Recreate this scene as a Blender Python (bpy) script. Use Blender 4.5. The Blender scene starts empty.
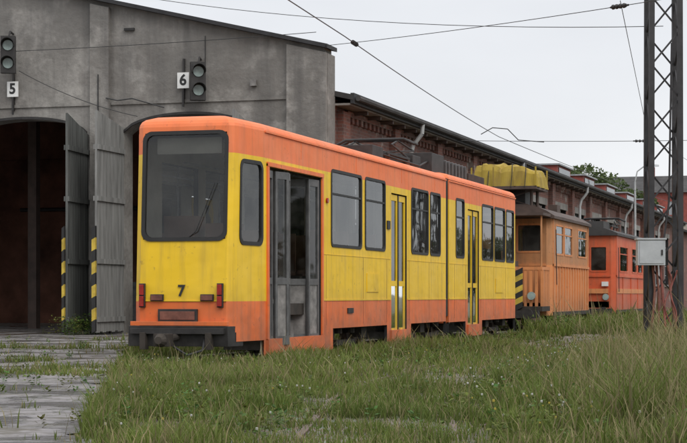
import bpy, math, random
import numpy as np
from mathutils import Vector
random.seed(7); rng=np.random.default_rng(7)
scene=bpy.context.scene
TH=math.atan(530.5/1780.0); CT=math.cos(TH); ST=math.sin(TH)
CAMH=0.9
# ------------------------------------------------------------------ materials
M={}
def nt(name):
    m=bpy.data.materials.new(name); m.use_nodes=True
    t=m.node_tree; t.nodes.clear()
    o=t.nodes.new('ShaderNodeOutputMaterial'); p=t.nodes.new('ShaderNodeBsdfPrincipled')
    t.links.new(p.outputs[0],o.inputs[0]); M[name]=m
    return m,t,p
def noise(t,scale,detail=4,vec=None,sc=None,rough=0.6):
    n=t.nodes.new('ShaderNodeTexNoise'); n.inputs['Scale'].default_value=scale
    n.inputs['Detail'].default_value=detail; n.inputs['Roughness'].default_value=rough
    if vec is None:
        tc=t.nodes.new('ShaderNodeNewGeometry'); vec=tc.outputs['Position']
    if sc:
        mp=t.nodes.new('ShaderNodeMapping'); mp.inputs['Scale'].default_value=sc
        t.links.new(vec,mp.inputs[0]); vec=mp.outputs[0]
    t.links.new(vec,n.inputs['Vector']); return n.outputs['Fac']
def ramp(t,fac,a,b,ca=(0,0,0,1),cb=(1,1,1,1)):
    r=t.nodes.new('ShaderNodeValToRGB'); r.color_ramp.elements[0].position=a; r.color_ramp.elements[1].position=b
    r.color_ramp.elements[0].color=ca; r.color_ramp.elements[1].color=cb
    t.links.new(fac,r.inputs[0]); return r.outputs[0]
def mix(t,fac,a,b,mode='MIX'):
    n=t.nodes.new('ShaderNodeMix'); n.data_type='RGBA'; n.blend_type=mode
    for sock,v in ((n.inputs[0],fac),(n.inputs[6],a),(n.inputs[7],b)):
        if isinstance(v,bpy.types.NodeSocket): t.links.new(v,sock)
        elif isinstance(v,(int,float)): sock.default_value=v
        else: sock.default_value=(v[0],v[1],v[2],1)
    return n.outputs[2]
def mul(t,a,b):
    n=t.nodes.new('ShaderNodeMath'); n.operation='MULTIPLY'
    for s,v in ((n.inputs[0],a),(n.inputs[1],b)):
        if isinstance(v,bpy.types.NodeSocket): t.links.new(v,s)
        else: s.default_value=v
    return n.outputs[0]
def bump(t,p,h,strength=0.3,dist=0.02):
    b=t.nodes.new('ShaderNodeBump'); b.inputs['Strength'].default_value=strength; b.inputs['Distance'].default_value=dist
    t.links.new(h,b.inputs['Height']); t.links.new(b.outputs[0],p.inputs['Normal'])
def zramp(t,z0,z1):
    g=t.nodes.new('ShaderNodeNewGeometry'); s=t.nodes.new('ShaderNodeSeparateXYZ'); t.links.new(g.outputs['Position'],s.inputs[0])
    m=t.nodes.new('ShaderNodeMapRange'); m.inputs[1].default_value=z0; m.inputs[2].default_value=z1
    t.links.new(s.outputs[2],m.inputs[0]); return m.outputs[0]
def simple(name,c,rough=0.6,var=0.25,scale=4,metal=0.0,bs=0.15,sc=None,c2=None):
    m,t,p=nt(name)
    f=ramp(t,noise(t,scale,5,sc=sc),0.3,0.7)
    a=tuple(x*(1-var) for x in c); b=tuple(min(1,x*(1+var)) for x in c) if c2 is None else c2
    t.links.new(mix(t,f,a,b),p.inputs['Base Color'])
    p.inputs['Roughness'].default_value=rough; p.inputs['Metallic'].default_value=metal
    bump(t,p,noise(t,scale*6,3),bs,0.01); return m
def paint(name,c,rough=0.42,dirt=0.5,chalk=(0.8,0.55,0.35)):
    m,t,p=nt(name)
    n1=ramp(t,noise(t,1.3,5),0.35,0.7)
    col=mix(t,mul(t,n1,0.28),c,tuple(x*0.72 for x in c))
    col=mix(t,mul(t,ramp(t,noise(t,0.9,3),0.45,0.75),0.12),col,chalk)
    st=ramp(t,noise(t,3.0,6,sc=(2.4,2.4,0.22)),0.48,0.74)
    col=mix(t,mul(t,st,0.7*dirt),col,(0.16,0.10,0.06))
    sp=ramp(t,noise(t,11,6),0.63,0.69)
    col=mix(t,mul(t,sp,0.75*dirt),col,(0.13,0.065,0.04))
    low=zramp(t,1.05,0.1)
    lowm=mul(t,low,ramp(t,noise(t,2.5,7),0.25,0.62))
    col=mix(t,mul(t,lowm,0.75),col,(0.13,0.085,0.06))
    t.links.new(col,p.inputs['Base Color'])
    r=t.nodes.new('ShaderNodeMapRange'); r.inputs[3].default_value=rough-0.08; r.inputs[4].default_value=rough+0.25
    t.links.new(noise(t,2,4),r.inputs[0]); t.links.new(r.outputs[0],p.inputs['Roughness'])
    bump(t,p,noise(t,1.8,2,sc=(1,1,1.6)),0.45,0.03)
    return m
paint('yellow_paint',(0.86,0.55,0.010),0.42,0.45,(0.88,0.66,0.18))
paint('orange_paint',(0.85,0.165,0.025),0.42,0.55)
paint('orange_roof_paint',(0.86,0.20,0.06),0.5,0.38)
paint('pale_orange',(0.66,0.25,0.085),0.55,0.8)
paint('red_orange',(0.60,0.10,0.03),0.5,0.7)
paint('ochre_paint',(0.48,0.21,0.08),0.6,0.8)
paint('tower_yellow',(0.38,0.27,0.035),0.8,0.9,(0.42,0.36,0.2))
simple('rubber',(0.018,0.018,0.018),0.6,0.3)
simple('black_metal',(0.025,0.023,0.022),0.6,0.5,6)
simple('mast_steel',(0.026,0.025,0.027),0.6,0.4,5)
simple('underframe',(0.035,0.028,0.022),0.8,0.5,5)
simple('door_metal',(0.12,0.12,0.12),0.45,0.3,6,0.3)
simple('steel_grey',(0.28,0.29,0.30),0.5,0.25,5)
simple('step_grey',(0.20,0.19,0.18),0.7,0.4,8)
simple('interior_wall',(0.45,0.42,0.35),0.7,0.2,2)
simple('seat_brown',(0.15,0.075,0.045),0.6,0.3,3)
simple('wheel_steel',(0.09,0.07,0.06),0.6,0.4,6,0.4)
simple('dark_brown_roof',(0.075,0.05,0.04),0.7,0.35,3)
simple('roof_felt',(0.05,0.048,0.047),0.85,0.35,1.5)
simple('coping_black',(0.025,0.025,0.027),0.7,0.4,3)
simple('white_paint',(0.75,0.75,0.73),0.6,0.08,5)
simple('soffit',(0.22,0.20,0.18),0.8,0.4,2)
simple('black_paint',(0.02,0.02,0.02),0.6,0.2,5)
simple('hazard_yellow',(0.5,0.36,0.05),0.7,0.35,5)
simple('lamp_red',(0.30,0.02,0.015),0.25,0.3,10)
simple('lens_pale',(0.30,0.38,0.36),0.15,0.2,10)
simple('gate_wood',(0.10,0.105,0.10),0.8,0.4,1.6,sc=(6,6,0.5))
simple('gate_light',(0.23,0.23,0.22),0.8,0.35,1.6,sc=(5,5,0.6))
simple('cabinet_grey',(0.42,0.44,0.45),0.5,0.12,4)
simple('rust_pipe',(0.17,0.065,0.045),0.8,0.4,8)
simple('red_hose',(0.24,0.075,0.06),0.6,0.3,8)
simple('rail_rust',(0.10,0.065,0.045),0.6,0.4,12)
simple('wire',(0.03,0.03,0.03),0.5,0.1)
simple('bark',(0.09,0.07,0.05),0.9,0.4,8)
simple('bellows',(0.03,0.03,0.032),0.8,0.3,8)
simple('red_cladding',(0.26,0.06,0.045),0.7,0.35,2)
simple('galvanised',(0.38,0.39,0.39),0.5,0.2,4)
simple('hall_plaster',(0.17,0.075,0.05),0.9,0.6,0.9)
simple('render_plaster',(0.36,0.31,0.27),0.9,0.2,0.4)
# glass
def glass(name,tint,ior=1.5,rough=0.03,dustf=0.3):
    m=bpy.data.materials.new(name); m.use_nodes=True; t=m.node_tree; t.nodes.clear()
    o=t.nodes.new('ShaderNodeOutputMaterial'); tr=t.nodes.new('ShaderNodeBsdfTransparent'); gl=t.nodes.new('ShaderNodeBsdfGlossy')
    df=t.nodes.new('ShaderNodeBsdfDiffuse'); df.inputs[0].default_value=(0.26,0.25,0.23,1)
    fr=t.nodes.new('ShaderNodeFresnel'); fr.inputs[0].default_value=ior
    tr.inputs[0].default_value=(*tint,1); gl.inputs['Roughness'].default_value=rough; gl.inputs[0].default_value=(0.9,0.93,0.95,1)
    d=t.nodes.new('ShaderNodeMixShader'); mx=t.nodes.new('ShaderNodeMixShader')
    f=mul(t,ramp(t,noise(t,1.7,6),0.35,0.75),dustf); t.links.new(f,d.inputs[0])
    t.links.new(tr.outputs[0],d.inputs[1]); t.links.new(df.outputs[0],d.inputs[2])
    t.links.new(fr.outputs[0],mx.inputs[0]); t.links.new(d.outputs[0],mx.inputs[1]); t.links.new(gl.outputs[0],mx.inputs[2])
    b=t.nodes.new('ShaderNodeBump'); b.inputs['Strength'].default_value=0.12; b.inputs['Distance'].default_value=0.02
    t.links.new(noise(t,1.1,2),b.inputs['Height']); t.links.new(b.outputs[0],gl.inputs['Normal'])
    t.links.new(mx.outputs[0],o.inputs[0]); M[name]=m
glass('glass',(0.82,0.84,0.83),1.5,0.02,0.22); glass('dark_glass',(0.25,0.26,0.27)); glass('windscreen',(0.72,0.74,0.74),1.55,0.02,0.12)
# concrete facade
m,t,p=nt('facade_concrete')
c=mix(t,ramp(t,noise(t,0.35,6),0.35,0.68),(0.19,0.18,0.165),(0.34,0.325,0.30))
c=mix(t,mul(t,ramp(t,noise(t,1.4,7),0.52,0.62),0.55),c,(0.42,0.40,0.37))
c=mix(t,mul(t,ramp(t,noise(t,0.8,8),0.54,0.60),0.45),c,(0.17,0.155,0.14))
c=mix(t,mul(t,ramp(t,noise(t,1.1,7,sc=(1.8,1.8,0.12)),0.46,0.66),0.7),c,(0.11,0.105,0.10))
c=mix(t,mul(t,zramp(t,5.6,8.0),mul(t,ramp(t,noise(t,0.9,6),0.3,0.6),0.5)),c,(0.10,0.10,0.10))
c=mix(t,mul(t,zramp(t,1.6,0.1),mul(t,ramp(t,noise(t,1.9,6),0.3,0.6),0.7)),c,(0.09,0.085,0.075))
c=mix(t,mul(t,ramp(t,noise(t,9,7),0.35,0.75),0.4),c,(0.13,0.12,0.11))
t.links.new(c,p.inputs['Base Color']); p.inputs['Roughness'].default_value=0.9
bump(t,p,noise(t,5,8),0.6,0.05)
# brick
m,t,p=nt('brick')
g=t.nodes.new('ShaderNodeNewGeometry'); s=t.nodes.new('ShaderNodeSeparateXYZ'); t.links.new(g.outputs['Position'],s.inputs[0])
ad=t.nodes.new('ShaderNodeMath'); ad.operation='ADD'; t.links.new(s.outputs[0],ad.inputs[0]); t.links.new(s.outputs[1],ad.inputs[1])
cb=t.nodes.new('ShaderNodeCombineXYZ'); t.links.new(ad.outputs[0],cb.inputs[0]); t.links.new(s.outputs[2],cb.inputs[1])
br=t.nodes.new('ShaderNodeTexBrick'); t.links.new(cb.outputs[0],br.inputs[0])
br.inputs['Scale'].default_value=1.0; br.inputs['Brick Width'].default_value=0.26; br.inputs['Row Height'].default_value=0.08; br.inputs['Mortar Size'].default_value=0.006
br.inputs['Color1'].default_value=(0.22,0.08,0.055,1); br.inputs['Color2'].default_value=(0.13,0.058,0.045,1); br.inputs['Mortar'].default_value=(0.18,0.15,0.135,1)
c=mix(t,mul(t,ramp(t,noise(t,0.6,6),0.42,0.7),0.7),br.outputs[0],(0.09,0.07,0.065))
c=mix(t,mul(t,ramp(t,noise(t,1.3,6),0.60,0.66),0.75),c,(0.33,0.30,0.27))
t.links.new(c,p.inputs['Base Color']); p.inputs['Roughness'].default_value=0.9; bump(t,p,br.outputs['Fac'],-0.4,0.01)
# ground
m,t,p=nt('soil_grass')
c=mix(t,ramp(t,noise(t,0.9,7),0.42,0.66),(0.12,0.10,0.07),(0.07,0.09,0.03))
c=mix(t,mul(t,ramp(t,noise(t,30,5),0.4,0.7),0.6),c,(0.15,0.135,0.095))
t.links.new(c,p.inputs['Base Color']); p.inputs['Roughness'].default_value=0.95; bump(t,p,noise(t,14,8),0.8,0.06)
m,t,p=nt('gravel_dirt')
vo=t.nodes.new('ShaderNodeTexVoronoi'); vo.inputs['Scale'].default_value=28
g=t.nodes.new('ShaderNodeNewGeometry'); t.links.new(g.outputs['Position'],vo.inputs['Vector'])
c=mix(t,ramp(t,noise(t,1.5,7),0.35,0.65),(0.11,0.095,0.07),(0.21,0.19,0.16))
c=mix(t,0.3,c,vo.outputs['Color'],'OVERLAY')
t.links.new(c,p.inputs['Base Color']); p.inputs['Roughness'].default_value=0.9; bump(t,p,vo.outputs['Distance'],0.7,0.03)
m,t,p=nt('wet_concrete')
w=ramp(t,noise(t,1.1,8),0.46,0.54)
br=t.nodes.new('ShaderNodeTexVoronoi'); br.feature='DISTANCE_TO_EDGE'; br.inputs['Scale'].default_value=0.7
g=t.nodes.new('ShaderNodeNewGeometry')
ns=t.nodes.new('ShaderNodeTexNoise'); ns.inputs['Scale'].default_value=2.6; ns.inputs['Detail'].default_value=9; ns.inputs['Roughness'].default_value=0.7; t.links.new(g.outputs['Position'],ns.inputs['Vector'])
vm=t.nodes.new('ShaderNodeVectorMath'); vm.operation='MULTIPLY_ADD'; vm.inputs[1].default_value=(2.2,2.2,2.2)
t.links.new(ns.outputs['Color'],vm.inputs[0]); t.links.new(g.outputs['Position'],vm.inputs[2]); t.links.new(vm.outputs[0],br.inputs['Vector'])
crack=ramp(t,br.outputs['Distance'],0.003,0.05)
c=mix(t,w,(0.25,0.235,0.235),(0.12,0.11,0.115))
c=mix(t,mul(t,ramp(t,noise(t,5,9),0.42,0.60),0.7),c,(0.10,0.09,0.08))
c=mix(t,mul(t,ramp(t,noise(t,1.9,9),0.54,0.62),0.75),c,(0.085,0.075,0.05))
c=mix(t,crack,(0.05,0.05,0.03),c)
t.links.new(c,p.inputs['Base Color'])
r=t.nodes.new('ShaderNodeMapRange'); r.inputs[3].default_value=0.8; r.inputs[4].default_value=0.22
t.links.new(w,r.inputs[0]); t.links.new(r.outputs[0],p.inputs['Roughness'])
bump(t,p,noise(t,5,9),0.45,0.03)
def folmat(name,rough=0.65):
    m,t,p=nt(name); a=t.nodes.new('ShaderNodeAttribute'); a.attribute_name='Col'
    c=mix(t,mul(t,ramp(t,noise(t,1.1,4),0.35,0.7),0.3),a.outputs['Color'],(0.06,0.075,0.02))
    t.links.new(c,p.inputs['Base Color']); p.inputs['Roughness'].default_value=rough
    p.inputs['Specular IOR Level'].default_value=0.25
    tl=t.nodes.new('ShaderNodeBsdfTranslucent'); t.links.new(c,tl.inputs[0]); ms=t.nodes.new('ShaderNodeMixShader'); ms.inputs[0].default_value=0.3
    o=[n for n in t.nodes if n.type=='OUTPUT_MATERIAL'][0]
    t.links.new(p.outputs[0],ms.inputs[1]); t.links.new(tl.outputs[0],ms.inputs[2]); t.links.new(ms.outputs[0],o.inputs[0])
folmat('foliage')
# ------------------------------------------------------------------ mesh builder
class MB:
    def __init__(s): s.v=[]; s.f=[]; s.m=[]; s.names=[]
    def mi(s,m):
        if m not in s.names: s.names.append(m)
        return s.names.index(m)
    def face(s,pts,m):
        b=len(s.v); s.v+= [tuple(p) for p in pts]; s.f.append(tuple(range(b,b+len(pts)))); s.m.append(s.mi(m))
    def hexa(s,P,m):
        b=len(s.v); s.v+=[tuple(p) for p in P]; k=s.mi(m)
        for q in ((0,3,2,1),(4,5,6,7),(0,1,5,4),(1,2,6,5),(2,3,7,6),(3,0,4,7)):
            s.f.append(tuple(b+i for i in q)); s.m.append(k)
    def box(s,x0,x1,y0,y1,z0,z1,m):
        s.hexa([(x0,y0,z0),(x1,y0,z0),(x1,y1,z0),(x0,y1,z0),(x0,y0,z1),(x1,y0,z1),(x1,y1,z1),(x0,y1,z1)],m)
    def cyl(s,p0,p1,r0,r1=None,n=8,m='wire',caps=True):
        if r1 is None: r1=r0
        p0=Vector(p0); p1=Vector(p1); d=(p1-p0).normalized()
        a=d.orthogonal().normalized(); c=d.cross(a); b=len(s.v); k=s.mi(m)
        for p,r in ((p0,r0),(p1,r1)):
            for i in range(n):
                an=2*math.pi*i/n; s.v.append(tuple(p+a*math.cos(an)*r+c*math.sin(an)*r))
        for i in range(n):
            j=(i+1)%n; s.f.append((b+i,b+j,b+n+j,b+n+i)); s.m.append(k)
        if caps:
            s.f.append(tuple(b+i for i in range(n-1,-1,-1))); s.m.append(k)
            s.f.append(tuple(b+n+i for i in range(n))); s.m.append(k)
    def tube(s,pts,r,n=6,m='wire'):
        for a,b in zip(pts[:-1],pts[1:]): s.cyl(a,b,r,r,n,m)
    def bar(s,p0,p1,w,m):
        s.cyl(p0,p1,w*0.7,w*0.7,4,m)
    def obj(s,name,parent=None,fn=None,bevel=0,smooth=False):
        v=[fn(p) for p in s.v] if fn else s.v
        me=bpy.data.meshes.new(name); me.from_pydata(v,[],s.f)
        for n in s.names: me.materials.append(M[n])
        me.polygons.foreach_set('material_index',s.m)
        if smooth: me.polygons.foreach_set('use_smooth',[True]*len(s.f))
        me.update(); o=bpy.data.objects.new(name,me); scene.collection.objects.link(o)
        if parent: attach(o,parent)
        if bevel:
            b=o.modifiers.new('bevel','BEVEL'); b.width=bevel; b.segments=2; b.limit_method='ANGLE'
        return o
def attach(o,parent):
    o.parent=parent; o.matrix_parent_inverse=parent.matrix_basis.inverted()
def empty(name,loc=(0,0,0)):
    e=bpy.data.objects.new(name,None); e.location=loc; e.empty_display_size=0.5; scene.collection.objects.link(e)
    bpy.context.view_layer.update(); return e
def text(body,name,loc,rot,size,mat,parent):
    cu=bpy.data.curves.new(name,'FONT'); cu.body=body; cu.size=size; cu.align_x='CENTER'; cu.align_y='CENTER'; cu.extrude=0.002; cu.offset=0.006*size/0.2
    cu.materials.append(M[mat]); o=bpy.data.objects.new(name,cu); o.location=loc; o.rotation_euler=rot
    scene.collection.objects.link(o); attach(o,parent); return o
def wallseg(mb,p0,p1,z0,z1,ops,zm,th=0.05,inner='interior_wall'):
    L=math.dist(p0,p1); dx=(p1[0]-p0[0])/L; dy=(p1[1]-p0[1])/L; nx,ny=dy,-dx
    P=lambda s_,z,o=0.0:(p0[0]+dx*s_+nx*o,p0[1]+dy*s_+ny*o,z)
    S=sorted({0,L}|{o[0] for o in ops}|{o[1] for o in ops}); Z=sorted({z0,z1}|{o[2] for o in ops}|{o[3] for o in ops}|{a for a,_ in zm if z0<a<z1})
    S=[x for x in S if 0<=x<=L]; Z=[z for z in Z if z0<=z<=z1]
    for a,b in zip(S[:-1],S[1:]):
        for c,d in zip(Z[:-1],Z[1:]):
            ms,mz=(a+b)/2,(c+d)/2
            if any(o[0]<ms<o[1] and o[2]<mz<o[3] for o in ops): continue
            mat=next(mm for zt,mm in zm if mz<zt)
            mb.face([P(a,c),P(b,c),P(b,d),P(a,d)],mat)
            mb.face([P(a,c,-th),P(a,d,-th),P(b,d,-th),P(b,c,-th)],inner)
    for a,b,c,d in [o[:4] for o in ops]:
        for q in ((P(a,c),P(a,d),P(a,d,-th),P(a,c,-th)),(P(b,c),P(b,c,-th),P(b,d,-th),P(b,d)),
                  (P(a,c),P(a,c,-th),P(b,c,-th),P(b,c)),(P(a,d),P(b,d),P(b,d,-th),P(a,d,-th))):
            mb.face(q,'rubber')
    return P
def rrect(s0,s1,z0,z1,r,n=5):
    pts=[]
    for cx,cz,a0 in ((s1-r,z0+r,-90),(s1-r,z1-r,0),(s0+r,z1-r,90),(s0+r,z0+r,180)):
        for i in range(n+1):
            a=math.radians(a0+90*i/n); pts.append((cx+r*math.cos(a),cz+r*math.sin(a)))
    return pts
def gasket(mb,gl,P,s0,s1,z0,z1,r=0.06,w=0.045,e=0.03,proud=0.012,glm='glass',slider=None,m='rubber'):
    O=rrect(s0-e,s1+e,z0-e,z1+e,r+e); I=rrect(s0+w-e,s1-w+e,z0+w-e,z1-w+e,r)
    n=len(O)
    for i in range(n):
        j=(i+1)%n
        mb.face([P(*O[i],proud),P(*O[j],proud),P(*I[j],proud),P(*I[i],proud)],m)
        mb.face([P(*O[i],0),P(*O[j],0),P(*O[j],proud),P(*O[i],proud)],m)
        mb.face([P(*I[i],proud),P(*I[j],proud),P(*I[j],-0.03),P(*I[i],-0.03)],m)
    gl.face([P(a,b,-0.012) for a,b in I],glm)
    if slider:
        a,b=s0+0.01,s1-0.01; z=slider
        mb.hexa([P(a,z-0.015,0.006),P(b,z-0.015,0.006),P(b,z-0.015,-0.03),P(a,z-0.015,-0.03),P(a,z+0.015,0.006),P(b,z+0.015,0.006),P(b,z+0.015,-0.03),P(a,z+0.015,-0.03)],m)
def roofcap(mb,plan,rings,m,xc,w,ya,yb):
    prev=None
    for ins,z in rings:
        cur=[]
        for x,y in plan:
            X=xc+(x-xc)*(1-2*ins/w)
            ym=(ya+yb)/2; Y=ym+(y-ym)*(1-2*ins/(yb-ya)); cur.append((X,Y,z))
        if prev:
            for i in range(len(cur)):
                j=(i+1)%len(cur); mb.face([prev[i],prev[j],cur[j],cur[i]],m)
        prev=cur
    mb.face(prev,m)
# ------------------------------------------------------------------ big tram
XR=-7.78; XL=-9.62; XC=(XR+XL)/2
def lean(p):
    x,y,z=p; k=min(1,max(0,(22.4-y)/1.0))
    return (x,y+0.05*max(0,z-0.8)*k,z)
tram=empty('articulated_tram',(XC,30,0))
body=MB(); frames=MB(); gl=MB()
ZM=[(0.82,'orange_paint'),(2.73,'yellow_paint'),(9,'orange_roof_paint')]
WZ=(1.65,2.76)
planA=[(XL,32.9),(XL,22.5),(-9.27,21.62),(-9.22,21.47),(-9.13,21.38),(-7.94,21.38),(-7.88,21.43),(-7.855,21.53),(XR,22.4),(XR,32.9)]
def wins(P,lst,base,z=WZ,**k):
    for i,(a,b) in enumerate(lst): gasket(frames,gl,P,a-base,b-base,z[0],z[1],slider=z[1]-0.34,**k)
lw=[(23.2,24.6),(24.9,26.3),(26.6,28.0),(28.3,29.7),(30.0,31.4),(31.6,32.5)]
ops=[(32.9-b,32.9-a,*WZ) for a,b in lw]
P=wallseg(body,planA[0],planA[1],0.36,3.08,ops,ZM)
for o in ops: gasket(frames,gl,P,o[0],o[1],*WZ)
wallseg(body,planA[1],planA[2],0.36,3.08,[],ZM); wallseg(body,planA[2],planA[3],0.42,3.08,[],ZM); wallseg(body,planA[3],planA[4],0.45,3.08,[],ZM)
fo=(0.03,1.165,1.62,3.0)
P=wallseg(body,planA[4],planA[5],0.5,3.08,[fo],ZM)
gasket(frames,gl,P,*fo,r=0.10,w=0.05,e=0.025,proud=0.016,glm='windscreen')
wallseg(body,planA[5],planA[6],0.45,3.08,[],ZM); wallseg(body,planA[6],planA[7],0.42,3.08,[],ZM)
to=(0.09,0.80,1.58,2.64)
P=wallseg(body,planA[7],planA[8],0.3,3.08,[to],ZM)
gasket(frames,gl,P,*to,r=0.09,w=0.05,glm='glass')
winA=[(25.47,27.08),(27.32,28.5),(30.28,31.48),(31.66,32.42)]
doors=[(22.58,24.95),(28.92,29.95)]
ops=[(a-22.4,b-22.4,*WZ) for a,b in winA]+[(a-22.4,b-22.4,0.2,2.62) for a,b in doors]+[(3.15,6.25,0.08,0.40),(7.85,10.5,0.08,0.40)]
P=wallseg(body,planA[8],planA[9],0.08,3.08,ops,ZM)
wins(P,winA,22.4)
loopB=[(XL,39.6),(XL,33.15),(XR,33.15),(XR,39.7),(-7.95,40.2),(-9.45,40.2)]
lw=[(33.6,34.8),(35.1,36.3),(36.6,37.8),(38.1,39.2)]
ops=[(39.6-b,39.6-a,*WZ) for a,b in lw]
P=wallseg(body,loopB[0],loopB[1],0.36,3.10,ops,ZM)
for o in ops: gasket(frames,gl,P,o[0],o[1],*WZ)
wallseg(body,loopB[1],(-9.0,33.15),0.36,3.10,[],ZM); wallseg(body,(-8.4,33.15),loopB[2],0.36,3.10,[],ZM)
winB=[(33.75,34.45),(36.15,37.25),(37.42,38.5),(38.67,39.5)]
doorB=[(34.8,35.85)]
ops=[(a-33.15,b-33.15,*WZ) for a,b in winB]+[(a-33.15,b-33.15,0.2,2.62) for a,b in doorB]+[(0.0,1.45,0.08,0.38),(3.0,6.55,0.08,0.38)]
P=wallseg(body,loopB[2],loopB[3],0.08,3.10,ops,ZM)
wins(P,winB,33.15)
P=wallseg(body,loopB[3],loopB[4],0.38,3.10,[],ZM)
P=wallseg(body,loopB[4],loopB[5],0.42,3.10,[(0.1,1.4,1.66,2.8)],ZM); gasket(frames,gl,P,0.1,1.4,1.66,2.8,r=0.1)
wallseg(body,loopB[5],loopB[0],0.38,3.10,[],ZM)
R=[(0,3.08),(0.012,3.12),(0.04,3.16),(0.10,3.195),(0.25,3.23),(0.55,3.26)]
roofcap(body,planA,R,'orange_roof_paint',XC,1.84,21.4,32.9)
roofcap(body,loopB,[(a,z+0.03) for a,z in R],'orange_roof_paint',XC,1.84,33.15,40.2)
body.obj('body',tram,lean)
tr=MB()
for y0,y1 in ((22.42,32.88),(33.17,39.68)):
    tr.box(XR,XR+0.022,y0,y1,3.065,3.09,'orange_roof_paint')
for y0,y1 in ((25.0,28.85),(30.0,32.88),(33.17,34.75),(35.9,39.68)):
    tr.box(XR,XR+0.009,y0,y1,0.815,0.84,'yellow_paint')
    tr.box(XR,XR+0.006,y0,y1,1.50,1.512,'yellow_paint')
for y in (25.2,27.2,28.62,30.12,31.57,33.62,34.6,36.0,37.33,38.58):
    tr.box(XR,XR+0.002,y,y+0.008,0.45,1.49,'rust_pipe')
for y in (24.0,26.8,29.6,32.0,34.6,37.2):
    tr.box(XR,XR+0.004,y,y+0.012,2.82,3.06,'orange_paint')
tr.box(XR,XR+0.02,28.62,28.80,2.0,2.14,'black_metal'); tr.cyl((XR,25.22,2.3),(XR+0.03,25.22,2.3),0.04,None,10,'lamp_red')
tr.box(XR,XR+0.012,27.4,28.1,0.95,1.25,'yellow_paint'); tr.box(XR,XR+0.012,37.5,38.3,0.95,1.25,'yellow_paint')
tr.box(XR,XR+0.02,26.3,26.6,0.62,0.70,'black_metal')
tr.obj('trim',tram,lean)
frames.obj('window_frames',tram,lean)
dr=MB()
def leaf(mb,x,y0,y1,z0,z1,m,gm='glass',x2=None,w=0.05,split=None,up='glass'):
    x2=x if x2 is None else x2
    L=math.dist((x,y0),(x2,y1)); dx=(x2-x)/L; dy=(y1-y0)/L; nx,ny=dy,-dx
    Q=lambda s_,z,o:(x+dx*s_+nx*o,y0+dy*s_+ny*o,z)
    def bx(a,b,c,d,mm,t0=-0.018,t1=0.018):
        mb.hexa([Q(a,c,t0),Q(b,c,t0),Q(b,c,t1),Q(a,c,t1),Q(a,d,t0),Q(b,d,t0),Q(b,d,t1),Q(a,d,t1)],mm)
    bx(0,w,z0,z1,m); bx(L-w,L,z0,z1,m); bx(w,L-w,z0,z0+0.12,m); bx(w,L-w,z1-0.10,z1,m)
    zs=split or (z0+0.35*(z1-z0)); bx(w,L-w,zs,zs+0.09,m)
    bx(w,L-w,z0+0.12,zs,gm,-0.004,0.004)
    gl.face([Q(w,zs+0.09,0),Q(L-w,zs+0.09,0),Q(L-w,z1-0.1,0),Q(w,z1-0.1,0)],up)
leaf(dr,XR-0.02,22.60,22.86,0.22,2.58,'door_metal','door_metal',x2=XR-0.05)
leaf(dr,XR-0.03,22.92,23.22,0.22,2.58,'door_metal','step_grey',x2=XR+0.06)
leaf(dr,XR+0.06,23.22,23.55,0.22,2.58,'door_metal','step_grey',x2=XR-0.03)
leaf(dr,XR-0.08,24.55,24.90,0.22,2.58,'door_metal','step_grey',x2=XR-0.03)
leaf(dr,XR-0.40,24.50,24.62,0.22,2.58,'door_metal','step_grey',x2=XR-0.08)
dr.cyl((XR-0.12,23.62,0.3),(XR-0.12,23.62,2.55),0.018,None,8,'steel_grey')
dr.cyl((XR-0.5,24.35,0.85),(XR-0.5,24.35,2.6),0.018,None,8,'hazard_yellow')
for (y0,y1) in (doors[1],doorB[0]):
    n=2; w=(y1-y0)/n
    for i in range(n): leaf(dr,XR-0.045,y0+i*w+0.008,y0+(i+1)*w-0.008,0.22,2.60,'yellow_paint','dark_glass',w=0.06,split=1.05,up='dark_glass')
    dr.box(XR-0.03,XR-0.012,(y0+y1)/2-0.02,(y0+y1)/2+0.02,0.22,2.6,'rubber')
dr.box(XR,XR+0.02,22.50,22.575,0.3,2.66,'orange_paint'); dr.box(XR,XR+0.02,24.955,25.03,0.3,2.66,'orange_paint')
dr.box(XR,XR+0.025,22.50,25.03,2.625,2.68,'orange_paint')
for (y0,y1) in doors+doorB:
    dr.box(-8.42,XR-0.06,y0,y1,0.16,0.28,'step_grey'); dr.box(-8.42,-8.06,y0,y1,0.28,0.54,'step_grey'); dr.box(-8.42,-8.25,y0,y1,0.54,0.84,'step_grey')
    dr.box(XR-0.05,XR+0.035,y0-0.08,y1+0.08,0.08,0.31,'orange_paint')
dr.obj('doors',tram)
gl.obj('windows',tram,lean)
it=MB()
it.box(-9.15,-8.43,21.55,22.6,0.80,0.86,'seat_brown'); it.box(-8.43,-7.95,21.55,22.5,0.80,0.86,'seat_brown'); it.box(XL+0.06,-8.43,22.6,32.85,0.80,0.86,'seat_brown')
for a,b in ((25.03,28.88),(29.98,32.85)): it.box(-8.42,XR-0.06,a,b,0.80,0.86,'seat_brown')
it.box(XL+0.06,-8.43,33.2,39.6,0.80,0.86,'seat_brown')
for a,b in ((33.2,34.75),(35.9,39.6)): it.box(-8.42,XR-0.06,a,b,0.80,0.86,'seat_brown')
it.box(XL+0.06,XR-0.06,22.6,32.85,2.98,3.0,'interior_wall'); it.box(XL+0.06,XR-0.06,33.2,39.6,2.98,3.0,'interior_wall')
for y in [25.6+0.8*i for i in range(9)]+[33.6+0.8*i for i in range(8)]:
    for x in ((-9.5,-9.05),(-8.35,-7.92)):
        if x[0]>-9 and (28.6<y<30.2 or 34.3<y<36.1): continue
        if y>39.0: continue
        it.box(x[0],x[1],y,y+0.42,1.22,1.28,'seat_brown'); it.box(x[0],x[1],y+0.40,y+0.44,1.28,1.90,'seat_brown'); it.box(x[0]+0.15,x[0]+0.3,y+0.1,y+0.3,0.86,1.22,'door_metal')
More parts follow.
